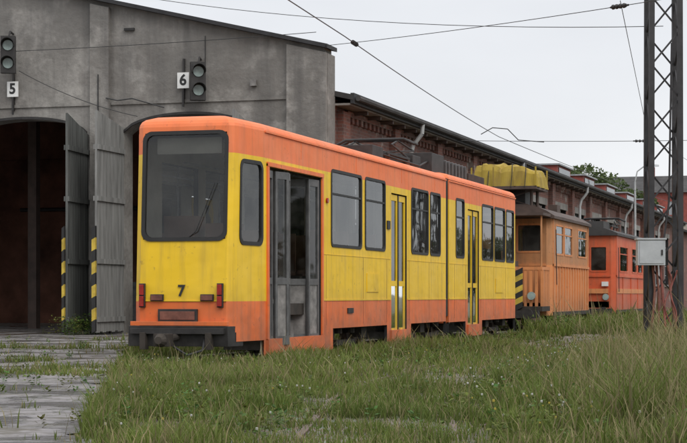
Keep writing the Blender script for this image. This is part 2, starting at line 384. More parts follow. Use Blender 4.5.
for y in (25.1,26.9,28.8,30.05,31.6,34.7,36.0,37.3): it.cyl((-8.40,y,0.86),(-8.40,y,2.98),0.018,None,6,'steel_grey')
it.cyl((-8.4,25.1,2.7),(-8.4,32.8,2.7),0.016,None,6,'steel_grey'); it.cyl((-9.0,22.6,2.7),(-9.0,32.8,2.7),0.016,None,6,'steel_grey')
it.box(-9.1,-8.05,21.6,21.85,0.86,1.58,'door_metal'); it.box(-9.05,-8.62,22.0,22.4,1.2,1.95,'seat_brown'); it.box(-8.5,-8.1,22.1,22.5,1.2,1.85,'seat_brown')
it.obj('interior',tram)
be=MB()
for i in range(5):
    y=32.9+0.05*i; be.box(-9.5 if i%2 else -9.55,-7.86 if i%2 else -7.80,y,y+0.05,0.5,3.06 if i%2 else 3.12,'bellows')
be.obj('gangway_bellows',tram)
bo=MB()
def bogie(yc,mb=bo,xc=XC):
    for dy in (-0.9,0.9):
        for sx in (-1,1):
            x=xc+sx*0.5
            mb.cyl((x-0.06,yc+dy,0.35),(x+0.06,yc+dy,0.35),0.33,None,20,'wheel_steel'); mb.cyl((x+0.06,yc+dy,0.35),(x+0.1,yc+dy,0.35),0.12,None,10,'underframe')
        mb.cyl((xc-0.6,yc+dy,0.35),(xc+0.6,yc+dy,0.35),0.06,None,8,'underframe')
    for sx in (-1,1):
        x=xc+sx*0.68
        mb.box(x-0.06,x+0.06,yc-1.25,yc+1.25,0.38,0.52,'underframe'); mb.box(x-0.08,x+0.08,yc-1.05,yc-0.75,0.22,0.5,'underframe'); mb.box(x-0.08,x+0.08,yc+0.75,yc+1.05,0.22,0.5,'underframe')
        for dy in (-0.35,0.35): mb.cyl((x,yc+dy,0.30),(x,yc+dy,0.6),0.08,None,10,'underframe')
        mb.box(x-0.04,x+0.04,yc-0.5,yc+0.5,0.12,0.2,'underframe')
for y in (26.9,32.6,38.3): bogie(y)
bo.box(XL+0.2,XR-0.15,22.5,39.8,0.62,0.78,'underframe')
bo.box(-9.2,-8.0,30.2,31.0,0.3,0.62,'underframe'); bo.box(-9.3,-8.45,23.2,24.8,0.22,0.62,'underframe'); bo.box(-9.2,-8.45,35.0,36.6,0.25,0.62,'underframe')
bo.obj('bogies',tram)
fr=MB()
fr.hexa([(-9.26,21.30,0.24),(-7.88,21.30,0.24),(-7.84,21.75,0.24),(-9.32,21.75,0.24),(-9.24,21.27,0.50),(-7.88,21.27,0.50),(-7.84,21.75,0.50),(-9.30,21.75,0.50)],'black_metal')
fr.box(-9.20,-7.92,21.22,21.30,0.40,0.475,'black_metal')
for x in (-9.02,-8.12): fr.box(x-0.04,x+0.04,21.2,21.32,0.2,0.42,'underframe')
fr.box(-9.23,-7.9,21.30,21.376,0.505,0.56,'orange_paint')
fr.box(-8.86,-8.32,21.335,21.378,0.55,0.72,'black_metal'); fr.box(-8.83,-8.35,21.325,21.334,0.58,0.69,'rust_pipe')
fr.box(-9.15,-7.93,21.368,21.379,0.815,0.835,'yellow_paint')
for x in (-9.13,-8.055):
    fr.box(x+0.005,x+0.085,21.335,21.378,0.74,1.05,'black_metal'); fr.box(x+0.015,x+0.075,21.31,21.334,0.755,0.885,'lamp_red'); fr.box(x+0.015,x+0.075,21.31,21.334,0.9,1.035,'lamp_red')
for x in (-8.97,-8.28):
    fr.box(x,x+0.18,21.345,21.378,0.82,0.91,'black_metal'); fr.box(x+0.012,x+0.168,21.33,21.344,0.832,0.898,'rust_pipe')
fr.tube([(-8.5,21.44,1.62),(-8.36,21.40,1.72),(-8.1,21.42,2.35)],0.007,5,'rubber')
fr.cyl((-8.55,21.7,0.40),(-8.60,20.95,0.33),0.05,None,10,'underframe'); fr.box(-8.70,-8.50,20.80,20.98,0.25,0.41,'underframe'); fr.cyl((-8.60,20.80,0.33),(-8.60,20.72,0.33),0.09,0.05,12,'underframe')
fr.tube([(-8.2,21.3,0.35),(-8.15,21.1,0.2),(-8.3,20.95,0.14),(-8.5,20.98,0.25)],0.016,6,'rubber')
fr.obj('front_fittings',tram,None,0.006)
text('7','fleet_number',(-8.55,21.374,0.95),(math.radians(90),0,0),0.2,'black_paint',tram)
cu=MB(); cu.box(-9.0,-8.1,21.66,21.68,2.74,2.95,'interior_wall'); cu.obj('destination_box',tram)
rg=MB()
def panto(mb,yc,z,s=1.0,h=1.0):
    for x in (-9.1,-8.3):
        mb.box(x-0.03,x+0.03,yc-0.8*s,yc+0.8*s,z+0.10,z+0.15,'black_metal')
        for dy in (-0.7,0.7): mb.cyl((x,yc+dy*s,z-0.06),(x,yc+dy*s,z+0.1),0.045,None,8,'rust_pipe')
        mb.bar((x,yc-0.7*s,z+0.15),(x+0.1,yc+0.8*s,z+0.15+0.11*h),0.03,'black_metal'); mb.bar((x,yc+0.7*s,z+0.15),(x+0.1,yc-0.8*s,z+0.15+0.11*h),0.03,'black_metal')
        mb.bar((x+0.1,yc+0.8*s,z+0.15+0.11*h),(x,yc,z+0.15+0.23*h),0.03,'black_metal'); mb.bar((x+0.1,yc-0.8*s,z+0.15+0.11*h),(x,yc,z+0.15+0.23*h),0.03,'black_metal')
    zt=z+0.17+0.23*h
    for dy in (-0.12,0.12): mb.tube([(-9.45,yc+dy,zt-0.1),(-9.25,yc+dy,zt),(-8.15,yc+dy,zt),(-7.95,yc+dy,zt-0.1)],0.03,6,'black_metal')
    mb.bar((-9.1,yc-0.8*s,z+0.12),(-8.3,yc-0.8*s,z+0.12),0.03,'black_metal'); mb.bar((-9.1,yc+0.8*s,z+0.12),(-8.3,yc+0.8*s,z+0.12),0.03,'black_metal')
panto(rg,31.3,3.30,1.0,1.1)
rg.box(-9.0,-8.30,29.6,30.3,3.26,3.50,'black_metal'); rg.box(-8.95,-8.35,30.6,32.0,3.30,3.47,'black_metal'); rg.box(-9.05,-8.25,32.2,32.8,3.26,3.52,'black_metal')
rg.box(-9.05,-8.2,33.5,34.5,3.28,3.66,'black_metal'); rg.box(-9.0,-8.25,34.7,36.8,3.28,3.58,'black_metal'); rg.box(-9.0,-8.3,37.2,38.8,3.28,3.50,'underframe')
for i in range(7): rg.box(-9.04,-8.21,34.75+0.3*i,34.79+0.3*i,3.3,3.60,'door_metal')
rg.tube([(-8.35,30.2,3.4),(-8.2,30.8,3.34),(-8.2,32.5,3.33),(-8.3,33.6,3.5)],0.02,6,'rubber')
rg.obj('roof_equipment',tram,None,0.01)
# ------------------------------------------------------------------ work trams
def worktram(name,y0,y1,z0,zsill,zbody,lowm,upm,roofm,facewin,sidewins,slats,ztop,framem=None):
    e=empty(name,(XC,(y0+y1)/2,0)); b=MB(); f=MB(); g=MB(); fm=framem or upm
    pl=[(XL,y1),(XL,y0+0.12),(XL+0.14,y0),(XR-0.14,y0),(XR,y0+0.12),(XR,y1)]
    zm=[(zsill,lowm),(9,upm)]
    P=wallseg(b,pl[0],pl[1],z0,zbody,[(y1-bb,y1-aa,c,d) for aa,bb,c,d in sidewins],zm)
    for aa,bb,c,d in sidewins: gasket(f,g,P,y1-bb,y1-aa,c,d,r=0.03,m=fm)
    wallseg(b,pl[1],pl[2],z0,zbody,[],zm)
    P=wallseg(b,pl[2],pl[3],z0,zbody,facewin,zm)
    for o in facewin: gasket(f,g,P,*o,r=0.03,glm='dark_glass',m=fm)
    wallseg(b,pl[3],pl[4],z0,zbody,[],zm)
    P=wallseg(b,pl[4],pl[5],z0,zbody,[(aa-y0-0.12,bb-y0-0.12,c,d) for aa,bb,c,d in sidewins],zm)
    for aa,bb,c,d in sidewins: gasket(f,g,P,aa-y0-0.12,bb-y0-0.12,c,d,r=0.03,glm='glass',m=fm,slider=(c+0.7*(d-c)))
    wallseg(b,pl[5],pl[0],z0,zbody,[],zm)
    n=10; w=(XR-XL)/2+0.08
    for i in range(n):
        a0=-1+2*i/n; a1=-1+2*(i+1)/n; q0=zbody+(ztop-zbody)*(1-abs(a0)**2.4); q1=zbody+(ztop-zbody)*(1-abs(a1)**2.4)
        b.face([(XC+a0*w,y0-0.12,q0+0.04),(XC+a1*w,y0-0.12,q1+0.04),(XC+a1*w,y1+0.12,q1+0.04),(XC+a0*w,y1+0.12,q0+0.04)],roofm)
        b.face([(XC+a0*w,y0-0.12,zbody-0.03),(XC+a1*w,y0-0.12,zbody-0.03),(XC+a1*w,y0-0.12,q1+0.04),(XC+a0*w,y0-0.12,q0+0.04)],roofm)
    b.box(XC-w,XC+w,y0-0.115,y1+0.115,zbody-0.03,zbody+0.035,roofm)
    b.box(XL+0.1,XR-0.1,y0+0.1,y1-0.1,0.8,0.86,'seat_brown')
    s=MB()
    if slats:
        k=int((y1-y0-0.3)/slats)
        for i in range(k+1):
            y=y0+0.16+i*slats; s.box(XR,XR+0.03,y,y+0.05,z0+0.12,zsill-0.03,lowm)
        k=int((XR-XL-0.3)/slats)
        for i in range(k+1):
            x=XL+0.18+i*slats; s.box(x,x+0.05,y0-0.03,y0,z0+0.15,zsill-0.03,lowm)
    s.box(XR,XR+0.04,y0+0.13,y1,zsill-0.03,zsill+0.03,fm); s.box(XL+0.15,XR-0.15,y0-0.04,y0,zsill-0.03,zsill+0.03,fm)
    s.box(XR,XR+0.035,y0+0.13,y1,z0,z0+0.09,'underframe')
    yb=y0 if not slats else y0-1.15
    s.box(XL+0.1,XR-0.1,yb-0.2,yb-0.002,z0-0.05,z0+0.14,'black_metal')
    for x in (XC-0.55,XC+0.62): s.cyl((x,yb-0.08,z0+0.5),(x,yb-0.001,z0+0.5),0.10,None,14,'lens_pale')
    for x in (XC-0.6,XC+0.6): s.cyl((x,yb-0.45,z0+0.05),(x,yb-0.2,z0+0.05),0.05,None,8,'black_metal'); s.cyl((x,yb-0.5,z0+0.05),(x,yb-0.45,z0+0.05),0.14,None,12,'black_metal')
    s.box(XR,XR+0.02,y0+0.13,y0+0.19,z0+0.1,zbody-0.04,fm); s.box(XR,XR+0.02,y1-0.06,y1,z0+0.1,zbody-0.04,fm)
    s.tube([(XR+0.06,y0+0.25,zsill+0.9),(XR+0.08,y0+0.25,zsill-0.5)],0.013,5,'black_metal')
    b.obj('body',e); f.obj('window_frames',e); g.obj('windows',e); s.obj('trim',e)
    w_=MB(); bogie((y0+y1)/2,w_); w_.box(XL+0.2,XR-0.2,y0,y1,0.5,0.7,'underframe'); w_.box(XR-0.12,XR-0.02,y0+0.6,y0+1.3,0.15,0.4,'underframe'); w_.obj('running_gear',e)
    return e
wt=worktram('tower_maintenance_tram',44.5,50.4,0.38,1.66,2.86,'pale_orange','ochre_paint','dark_brown_roof',
   [(0.15,0.68,2.0,2.68),(0.82,1.42,2.0,2.68)],[(45.05,46.2,1.95,2.68),(46.4,47.6,1.95,2.68),(48.6,50.1,1.95,2.68)],0.42,3.16,'pale_orange')
op=MB(); ya=43.35
op.box(XL+0.08,XR-0.04,ya,44.45,0.50,0.62,'underframe')
op.box(XL+0.08,XR-0.04,ya,ya+0.05,1.52,1.60,'pale_orange'); op.box(XR-0.09,XR-0.04,ya+0.05,44.44,1.52,1.60,'pale_orange'); op.box(XL+0.08,XL+0.13,ya+0.05,44.44,1.52,1.60,'pale_orange')
for i in range(13):
    x=XL+0.10+i*0.138; op.box(x,x+0.07,ya+0.01,ya+0.04,0.62,1.52,'pale_orange')
for i in range(8):
    y=ya+0.07+i*0.135; op.box(XR-0.08,XR-0.05,y,y+0.07,0.62,1.52,'pale_orange'); op.box(XL+0.09,XL+0.12,y,y+0.07,0.62,1.52,'pale_orange')
for x in (XL+0.1,XR-0.07): op.cyl((x,ya+0.03,1.6),(x,ya+0.03,2.86),0.025,None,8,'ochre_paint')
op.box(XL+0.02,XR-0.0,ya-0.1,44.37,2.86,2.93,'dark_brown_roof'); op.box(-8.95,-8.6,43.95,44.3,0.62,1.75,'door_metal')
op.obj('open_end_platform',wt)
tw=MB()
for i in range(7):
    z=0.50+0.14*i; m_='hazard_yellow' if i%2 else 'black_paint'
    tw.hexa([(-8.50,ya-0.07,z),(-8.30,ya-0.07,z+0.10),(-8.30,ya-0.01,z+0.10),(-8.50,ya-0.01,z),(-8.50,ya-0.07,z+0.14),(-8.30,ya-0.07,z+0.24),(-8.30,ya-0.01,z+0.24),(-8.50,ya-0.01,z+0.14)],m_)
for x in (-9.5,-8.9,-8.3):
    for y in (44.5,45.3): tw.cyl((x,y,2.9),(x,y,3.58),0.04,None,8,'dark_brown_roof')
tw.bar((-9.5,44.5,3.15),(-8.3,44.5,3.55),0.025,'dark_brown_roof'); tw.bar((-8.3,44.5,3.15),(-9.5,44.5,3.55),0.025,'dark_brown_roof')
tw.box(-9.78,-8.10,44.10,45.70,3.56,3.64,'dark_brown_roof')
tw.box(-9.2,-8.5,44.7,45.5,3.1,3.56,'black_metal')
for x in (-9.76,-9.2,-8.65,-8.12): tw.box(x-0.018,x+0.018,44.08,44.11,3.64,4.12,'tower_yellow'); tw.box(x-0.018,x+0.018,45.68,45.71,3.64,4.12,'tower_yellow')
tw.obj('platform_support',wt)
tp=MB(); nx,ny=40,24
def th(i,j):
    u=i/nx; v=j/ny; x=-9.78+1.70*u; y=44.14+1.5*v
    eu=min(u,1-u)*1.6; ev=min(v,1-v)*1.5; ed=min(eu,ev)
    z=3.66+0.42*min(1,ed/0.10)**0.6 if ed>0 else 3.62
    if ed>0: z+=(0.09*math.sin(3.1*u+0.4)*math.sin(3*v+0.4)+0.045*math.sin(11*u+4*v)+0.025*math.sin(27*u-9*v)+(0.08 if 0.15<u<0.45 else 0))*min(1,ed/0.1)
    return (x+0.02*math.sin(14*v+z*7),y+0.03*math.sin(22*u)*(1 if z>3.7 else 0.3),max(z,3.60))
for i in range(nx):
    for j in range(ny): tp.face([th(i,j),th(i+1,j),th(i+1,j+1),th(i,j+1)],'tower_yellow')
for x in (-9.35,-8.75,-8.4): tp.tube([(x,44.08,3.60),(x+0.02,44.12,3.9),(x,44.3,4.22),(x,45.4,4.20),(x,45.66,3.66)],0.010,5,'rubber')
tp.obj('covered_load',wt)
ht=MB()
for a in (-0.55,0.0,0.5): ht.box(XC+a-0.12,XC+a+0.12,47.0,47.5,3.10,3.3,'dark_brown_roof')
ht.obj('roof_vents',wt)
wt2=worktram('shunting_tram',56.0,63.3,0.34,1.5,2.80,'red_orange','red_orange','roof_felt',
   [(0.2,0.72,1.66,2.42),(0.92,1.42,1.66,2.42)],[(57.0,58.9,1.66,2.45),(60.0,61.2,1.66,2.45),(61.5,62.8,1.66,2.45)],0,3.02)
r2=MB(); panto(r2,59.5,3.05); r2.box(-9.1,-8.2,56.3,57.6,3.0,3.24,'roof_felt'); r2.box(XR,XR+0.02,56.3,63.1,0.95,1.1,'pale_orange'); r2.box(-9.2,-8.0,55.93,55.998,0.95,1.1,'pale_orange')
r2.box(-8.20,-8.0,55.9,56.0,1.18,1.32,'white_paint')
for y in (57.6,59.6,61.4): r2.box(XR,XR+0.025,y,y+0.06,0.45,1.46,'red_orange')
r2.obj('roof_equipment',wt2)
# ------------------------------------------------------------------ depot
YF=38.0; XD=-11.76
depot=empty('tram_depot_building',(-24,60,0))
def gable(x):
    pk=-24.2
    return 6.42+0.236*(XD-x) if x>=pk else 6.42+0.236*(XD-pk)-0.236*(pk-x)
gates=[(-16.62,-13.45),(-20.85,-17.55),(-25.1,-21.8),(-29.4,-26.1),(-33.6,-30.3)]
def arch(x,g):
    c=(g[0]+g[1])/2; h=(g[1]-g[0])/2; return 4.55+0.48*math.sqrt(max(0,1-((x-c)/(h*1.02))**2))
fb=MB(); XE=-36.6
xs=set(np.linspace(XE,XD,60).tolist())
for g in gates: xs|=set(np.linspace(g[0],g[1],17).tolist())
xs=sorted(xs); T=0.5
for a,b in zip(xs[:-1],xs[1:]):
    mx=(a+b)/2; g=next((g for g in gates if g[0]<mx<g[1]),None)
    za,zb=(arch(a,g),arch(b,g)) if g else (0,0); ta,tb=gable(a),gable(b)
    fb.face([(a,YF,za),(b,YF,zb),(b,YF,tb),(a,YF,ta)],'facade_concrete'); fb.face([(a,YF+T,za),(a,YF+T,ta),(b,YF+T,tb),(b,YF+T,zb)],'facade_concrete')
    fb.face([(a,YF,ta),(b,YF,tb),(b,YF+T,tb),(a,YF+T,ta)],'facade_concrete')
    if g:
        fb.face([(a,YF,za),(a,YF+T,za),(b,YF+T,zb),(b,YF,zb)],'facade_concrete')
        fb.hexa([(a,YF-0.05,za),(b,YF-0.05,zb),(b,YF-0.002,zb),(a,YF-0.002,za),(a,YF-0.05,za+0.06),(b,YF-0.05,zb+0.06),(b,YF-0.002,zb+0.06),(a,YF-0.002,za+0.06)],'black_metal')
for g in gates:
    for x in g: fb.face([(x,YF,0),(x,YF+T,0),(x,YF+T,4.8),(x,YF,4.8)],'facade_concrete')
fb.face([(XD,YF,0),(XD,YF+T,0),(XD,YF+T,gable(XD)),(XD,YF,gable(XD))],'facade_concrete')
fb.obj('facade',depot)
pil=MB()
for x0,x1 in ((-12.62,XD+0.06),(-17.42,-16.95),(-21.55,-21.2),(-25.8,-25.4)):
    zt0=gable(x0)-0.10; zt1=gable(x1)-0.10
    pil.hexa([(x0,YF-0.14,0),(x1,YF-0.14,0),(x1,YF-0.002,0),(x0,YF-0.002,0),(x0,YF-0.14,zt0),(x1,YF-0.14,zt1),(x1,YF-0.002,zt1),(x0,YF-0.002,zt0)],'facade_concrete')
for a,b in ((-16.93,-12.64),(-21.18,-17.44),(-25.38,-21.57)):
    pil.box(a,b,YF-0.04,YF-0.002,5.30,5.37,'facade_concrete')
pil.box(XD,XD+0.07,YF+0.0,YF+0.55,0,6.3,'facade_concrete')
pil.obj('pilasters',depot)
co=MB()
for x0,x1 in ((-24.2,XD+0.12),(XE-0.1,-24.2)):
    a,b=gable(x0),gable(x1)
    co.hexa([(x0,YF-0.22,a),(x1,YF-0.22,b),(x1,YF+0.55,b),(x0,YF+0.55,a),(x0,YF-0.22,a+0.09),(x1,YF-0.22,b+0.09),(x1,YF+0.55,b+0.09),(x0,YF+0.55,a+0.09)],'coping_black')
co.obj('gable_coping',depot)
YE=112.0
sw=MB(); bays=[]; y=39.2
while y+4.6<YE: bays.append((y,y+4.6)); y+=4.6
ops=[]
for a,b in bays: ops.append((a+0.95-YF-T,b-0.95-YF-T,1.5,4.25))
P=wallseg(sw,(XD,YF+T),(XD,YE),0,5.35,ops,[(9,'brick')],0.4,'facade_concrete')
sw.face([(XE,YE,0),(XD,YE,0),(XD,YE,5.4),(-24.2,YE,8.6),(XE,YE,5.4)],'brick')
sw.face([(XE,YF+T,0),(XE,YE,0),(XE,YE,5.4),(XE,YF+T,5.4)],'brick')
sw.obj('side_wall',depot)
sp=MB(); sg=MB()
for a,b in bays:
    sp.box(XD+0.002,XD+0.16,a-0.28,a+0.28,0,5.1,'brick')
    for i in range(11):
        yy=a+0.35+i*0.37; sp.box(XD+0.002,XD+0.08,yy,yy+0.17,4.90,5.04,'brick')
    sp.box(XD+0.002,XD+0.10,a+0.30,b-0.30,5.04,5.16,'brick')
    sp.box(XD+0.002,XD+0.06,a+0.85,b-0.85,4.25,4.5,'facade_concrete'); sp.box(XD+0.002,XD+0.10,a+0.85,b-0.85,1.38,1.5,'facade_concrete')
    sg.face([(XD-0.15,a+0.95,1.5),(XD-0.15,b-0.95,1.5),(XD-0.15,b-0.95,4.25),(XD-0.15,a+0.95,4.25)],'dark_glass')
    for i in range(1,5): yy=a+0.95+i*(2.7/5); sg.box(XD-0.16,XD-0.12,yy-0.02,yy+0.02,1.5,4.25,'steel_grey')
    for i in range(1,5): zz=1.5+i*0.55; sg.box(XD-0.165,XD-0.125,a+0.95,b-0.95,zz-0.02,zz+0.02,'steel_grey')
sp.obj('brick_piers',depot); sg.obj('side_windows',depot)
rf=MB()
def rs(x0,z0,x1,z1,y0,y1,th_,m): rf.hexa([(x0,y0,z0),(x1,y0,z1),(x1,y1,z1),(x0,y1,z0),(x0,y0,z0+th_),(x1,y0,z1+th_),(x1,y1,z1+th_),(x0,y1,z0+th_)],m)
zr=lambda x: 5.30+(8.25-5.30)*((XD+0.5)-x)/((XD+0.5)+24.2)
ys0=YF+T+0.02
rs(-24.2,8.25,XD+0.5,5.30,ys0,45.0,0.12,'roof_felt'); rs(-24.2,8.25,XD+0.5,5.30,47.5,YE+0.4,0.12,'roof_felt')
rs(-24.2,8.25,-21.5,zr(-21.5),45.0,47.5,0.12,'roof_felt'); rs(-15.5,zr(-15.5),XD+0.5,5.30,45.0,47.5,0.12,'roof_felt')
rf.face([(-21.5,45,zr(-21.5)+0.06),(-15.5,45,zr(-15.5)+0.06),(-15.5,47.5,zr(-15.5)+0.06),(-21.5,47.5,zr(-21.5)+0.06)],'glass')  # glazed opening added out of view to let daylight into the hall
for i in range(4): yy=45+i*0.8; rs(-21.5,zr(-21.5)+0.02,-15.5,zr(-15.5)+0.02,yy,yy+0.06,0.1,'steel_grey')
rs(XE-0.5,5.30,-24.2,8.25,YF+T+0.02,YE+0.4,0.12,'roof_felt')
rf.box(XD+0.44,XD+0.52,YF+T+0.03,YE+0.4,5.22,5.46,'coping_black'); rf.cyl((XD+0.60,YF+0.6,5.34),(XD+0.60,YE,5.34),0.065,None,8,'roof_felt')
rf.box(XD+0.02,XD+0.43,YF+T+0.05,YE+0.3,5.19,5.235,'soffit')
for i in range(int((YE-40)/1.15)):
    yy=40+i*1.15; rf.box(XD+0.02,XD+0.42,yy,yy+0.09,5.10,5.18,'dark_brown_roof')
rf.obj('roof',depot)
dp=MB()
for yy in (44.6,58.4,72.2,86.0,99.8):
    dp.tube([(XD+0.60,yy,5.3),(XD+0.58,yy,5.05),(XD+0.34,yy,4.75),(XD+0.28,yy,4.5),(XD+0.28,yy,0.1)],0.055,8,'galvanised')
dp.obj('downpipes',depot)
ln=MB()
for yy in (69,75.5,82,89,95.5,102):
    ln.box(XD-1.4,XD-0.1,yy,yy+3.2,5.4,5.98,'red_cladding'); ln.box(XD-1.5,XD+0.02,yy-0.1,yy+3.3,5.98,6.04,'steel_grey')
    ln.box(XD-0.1,XD-0.07,yy+0.3,yy+2.9,5.68,5.90,'dark_glass')
ln.obj('roof_lanterns',depot)
inn=MB()
inn.box(XE+0.5,XD-0.45,51.5,51.7,0,5.2,'hall_plaster'); inn.box(-30,-18,51.5,51.7,5.21,6.4,'hall_plaster')
for x in (-17.1,-21.4,-25.6):
    for yy in (43,48): inn.box(x-0.12,x+0.12,yy-0.12,yy+0.12,0,5.9,'dark_brown_roof')
inn.box(-20.2,-18.6,51.3,51.49,0,2.6,'dark_brown_roof'); inn.box(-23.4,-21.7,50.6,51.3,0,1.3,'door_metal'); inn.box(-20.6,-19.4,49.5,50.4,0,0.9,'rust_pipe')
inn.tube([(-26,51.3,3.6),(-14,51.3,3.6)],0.06,6,'black_metal')
inn.obj('hall_interior',depot)
def gleaf(mb,x0,y0,x1,y1,h0,h1,m):
    L=math.dist((x0,y0),(x1,y1)); dx=(x1-x0)/L; dy=(y1-y0)/L; nx,ny=dy,-dx
    Q=lambda s_,z,o:(x0+dx*s_+nx*o,y0+dy*s_+ny*o,z)
    H=lambda s_: h0+(h1-h0)*(s_/L)
    n=9
    for i in range(n):
        a=L*i/n+0.006; b=L*(i+1)/n-0.006; lo=0.06+random.uniform(0,0.05)
        mb.hexa([Q(a,lo,-0.025),Q(b,lo,-0.025),Q(b,lo,0.025),Q(a,lo,0.025),Q(a,H(a),-0.025),Q(b,H(b),-0.025),Q(b,H(b),0.025),Q(a,H(a),0.025)],m)
    for o in (-0.045,0.045):
        for z in (0.3,1.6,3.0,4.15):
            mb.hexa([Q(0,z,o-0.018),Q(L,z,o-0.018),Q(L,z,o+0.018),Q(0,z,o+0.018),Q(0,z+0.11,o-0.018),Q(L,z+0.11,o-0.018),Q(L,z+0.11,o+0.018),Q(0,z+0.11,o+0.018)],m)
gt=MB()
gleaf(gt,-16.64,YF-0.02,-16.60,36.40,4.75,5.02,'gate_light')
gleaf(gt,-17.53,YF-0.02,-17.33,36.43,4.62,4.98,'gate_wood')
gleaf(gt,-20.87,YF-0.02,-21.0,36.4,4.62,4.95,'gate_wood'); gleaf(gt,-13.43,YF-0.02,-13.35,36.4,4.62,4.95,'gate_light')
gleaf(gt,-21.78,YF-0.02,-21.6,36.4,4.62,4.95,'gate_wood')
gt.obj('gate_leaves',depot)
hz=MB()
for i in range(9):
    for x,w_ in ((-16.66,0.09),(-17.39,0.06)):
        z=0.05+0.26*i; hz.hexa([(x,36.30,z),(x+w_,36.30,z+0.05),(x+w_,36.37,z+0.05),(x,36.37,z),(x,36.30,z+0.26),(x+w_,36.30,z+0.31),(x+w_,36.37,z+0.31),(x,36.37,z+0.26)],'hazard_yellow' if i%2 else 'black_paint')
hz.obj('hazard_stripes',depot)
def sign(n,x,z):
    s=MB(); s.box(x-0.14,x+0.14,YF-0.10,YF-0.07,z-0.18,z+0.18,'white_paint'); s.box(x-0.02,x+0.02,YF-0.07,YF-0.001,z-0.5,z+0.5,'black_metal')
    s.box(x-0.02,x+0.02,YF-0.098,YF-0.072,z-0.6,z-0.19,'black_metal')
    o=s.obj('gate_number_sign'); text(n,'numeral',(x,YF-0.103,z),(math.radians(90),0,0),0.34,'black_paint',o)
sign('6',-15.12,5.80); sign('5',-19.42,5.74)
def signal(x,z,rot):
    e=empty('tram_signal',(x,YF-0.3,z)); s=MB(); ca,sa=math.cos(rot),math.sin(rot)
    fn=lambda p:(x+p[0]*ca-p[1]*sa, YF-0.45+p[0]*sa+p[1]*ca, z+p[2])
    s.box(-0.17,0.17,-0.10,0.10,-0.43,0.43,'black_metal')
    for dz in (0.21,-0.21):
        s.cyl((0,-0.101,dz),(0,-0.125,dz),0.12,None,18,'lens_pale')
        for i in range(10):
            a0=math.radians(-10+20*i); a1=math.radians(10+20*i)
            s.face([(0.15*math.cos(a0),-0.10,dz+0.15*math.sin(a0)),(0.15*math.cos(a1),-0.10,dz+0.15*math.sin(a1)),(0.15*math.cos(a1),-0.34,dz+0.15*math.sin(a1)),(0.15*math.cos(a0),-0.34,dz+0.15*math.sin(a0))],'black_metal')
    s.obj('housing',e,fn)
    b=MB(); b.tube([(x,YF-0.42,z+0.42),(x,YF-0.35,z+0.55),(x-0.1,YF-0.01,z+0.55)],0.025,6,'black_metal'); b.tube([(x,YF-0.42,z-0.40),(x-0.1,YF-0.01,z-0.35)],0.02,6,'black_metal'); b.obj('bracket',e)
signal(-14.62,5.72,math.radians(28)); signal(-19.35,6.50,math.radians(22))
ff=MB()
ff.box(-16.6,-16.35,YF-0.06,YF-0.01,7.0,7.06,'black_metal'); ff.box(-13.5,-13.36,YF-0.10,YF-0.01,5.62,5.76,'step_grey')
ff.tube([(-17.0,YF-0.17,5.45),(-16.7,YF-0.2,5.38),(-16.35,YF-0.15,5.42),(-15.6,YF-0.06,5.2)],0.015,5,'wire')
ff.tube([(-14.6,YF-0.04,6.8),(-14.6,YF-0.04,6.2)],0.012,5,'wire'); ff.tube([(-17.2,YF-0.17,6.0),(-17.2,YF-0.17,5.0)],0.015,5,'wire')
ff.obj('facade_fittings',depot)
# ------------------------------------------------------------------ buildings beyond
b2=empty('brick_workshop_building',(-18,150,0)); q=MB()
wallseg(q,(-12.4,122),(-12.4,190),0,5.2,[(3+6*i,6+6*i,1.4,3.8) for i in range(10)],[(9,'brick')],0.3,'facade_concrete')
q.face([(-26,122,0),(-12.4,122,0),(-12.4,122,5.2),(-19,122,7.4),(-26,122,5.2)],'brick')
q.hexa([(-19,121.8,7.4),(-12,121.8,5.1),(-12,190,5.1),(-19,190,7.4),(-19,121.8,7.55),(-12,121.8,5.25),(-12,190,5.25),(-19,190,7.55)],'roof_felt')
q.hexa([(-26.4,121.8,5.1),(-19,121.8,7.4),(-19,190,7.4),(-26.4,190,5.1),(-26.4,121.8,5.25),(-19,121.8,7.55),(-19,190,7.55),(-26.4,190,5.25)],'roof_felt')
q.obj('walls_and_roof',b2)
g2=MB()
for i in range(10): g2.face([(-12.6,125+6*i,1.4),(-12.6,128+6*i,1.4),(-12.6,128+6*i,3.8),(-12.6,125+6*i,3.8)],'dark_glass')
g2.obj('windows',b2)
b3=empty('apartment_building',(-30,208,0)); q=MB()
ops=[(1.5+3.4*i,3.0+3.4*i,1.2+2.9*j,2.7+2.9*j) for i in range(7) for j in range(4)]
Pq=wallseg(q,(-44,202),(-19.5,202),0,12.4,ops,[(9,'render_plaster'),(99,'red_cladding')],0.3,'facade_concrete')
wallseg(q,(-19.5,202),(-19.5,214),0,12.4,[],[(9,'render_plaster'),(99,'red_cladding')],0.3,'facade_concrete')
q.hexa([(-44.4,201.6,12.4),(-19.1,201.6,12.4),(-19.1,214,12.4),(-44.4,214,12.4),(-44.4,207,14.6),(-19.1,207,14.6),(-19.1,208,14.6),(-44.4,208,14.6)],'roof_felt')
q.box(-25,-24.2,206,207,14,15.6,'red_cladding'); q.box(-36,-35.2,206,207,14,15.6,'red_cladding')
for o in ops: q.face([Pq(o[0],o[2],-0.15),Pq(o[1],o[2],-0.15),Pq(o[1],o[3],-0.15),Pq(o[0],o[3],-0.15)],'dark_glass')
q.obj('walls_and_roof',b3)
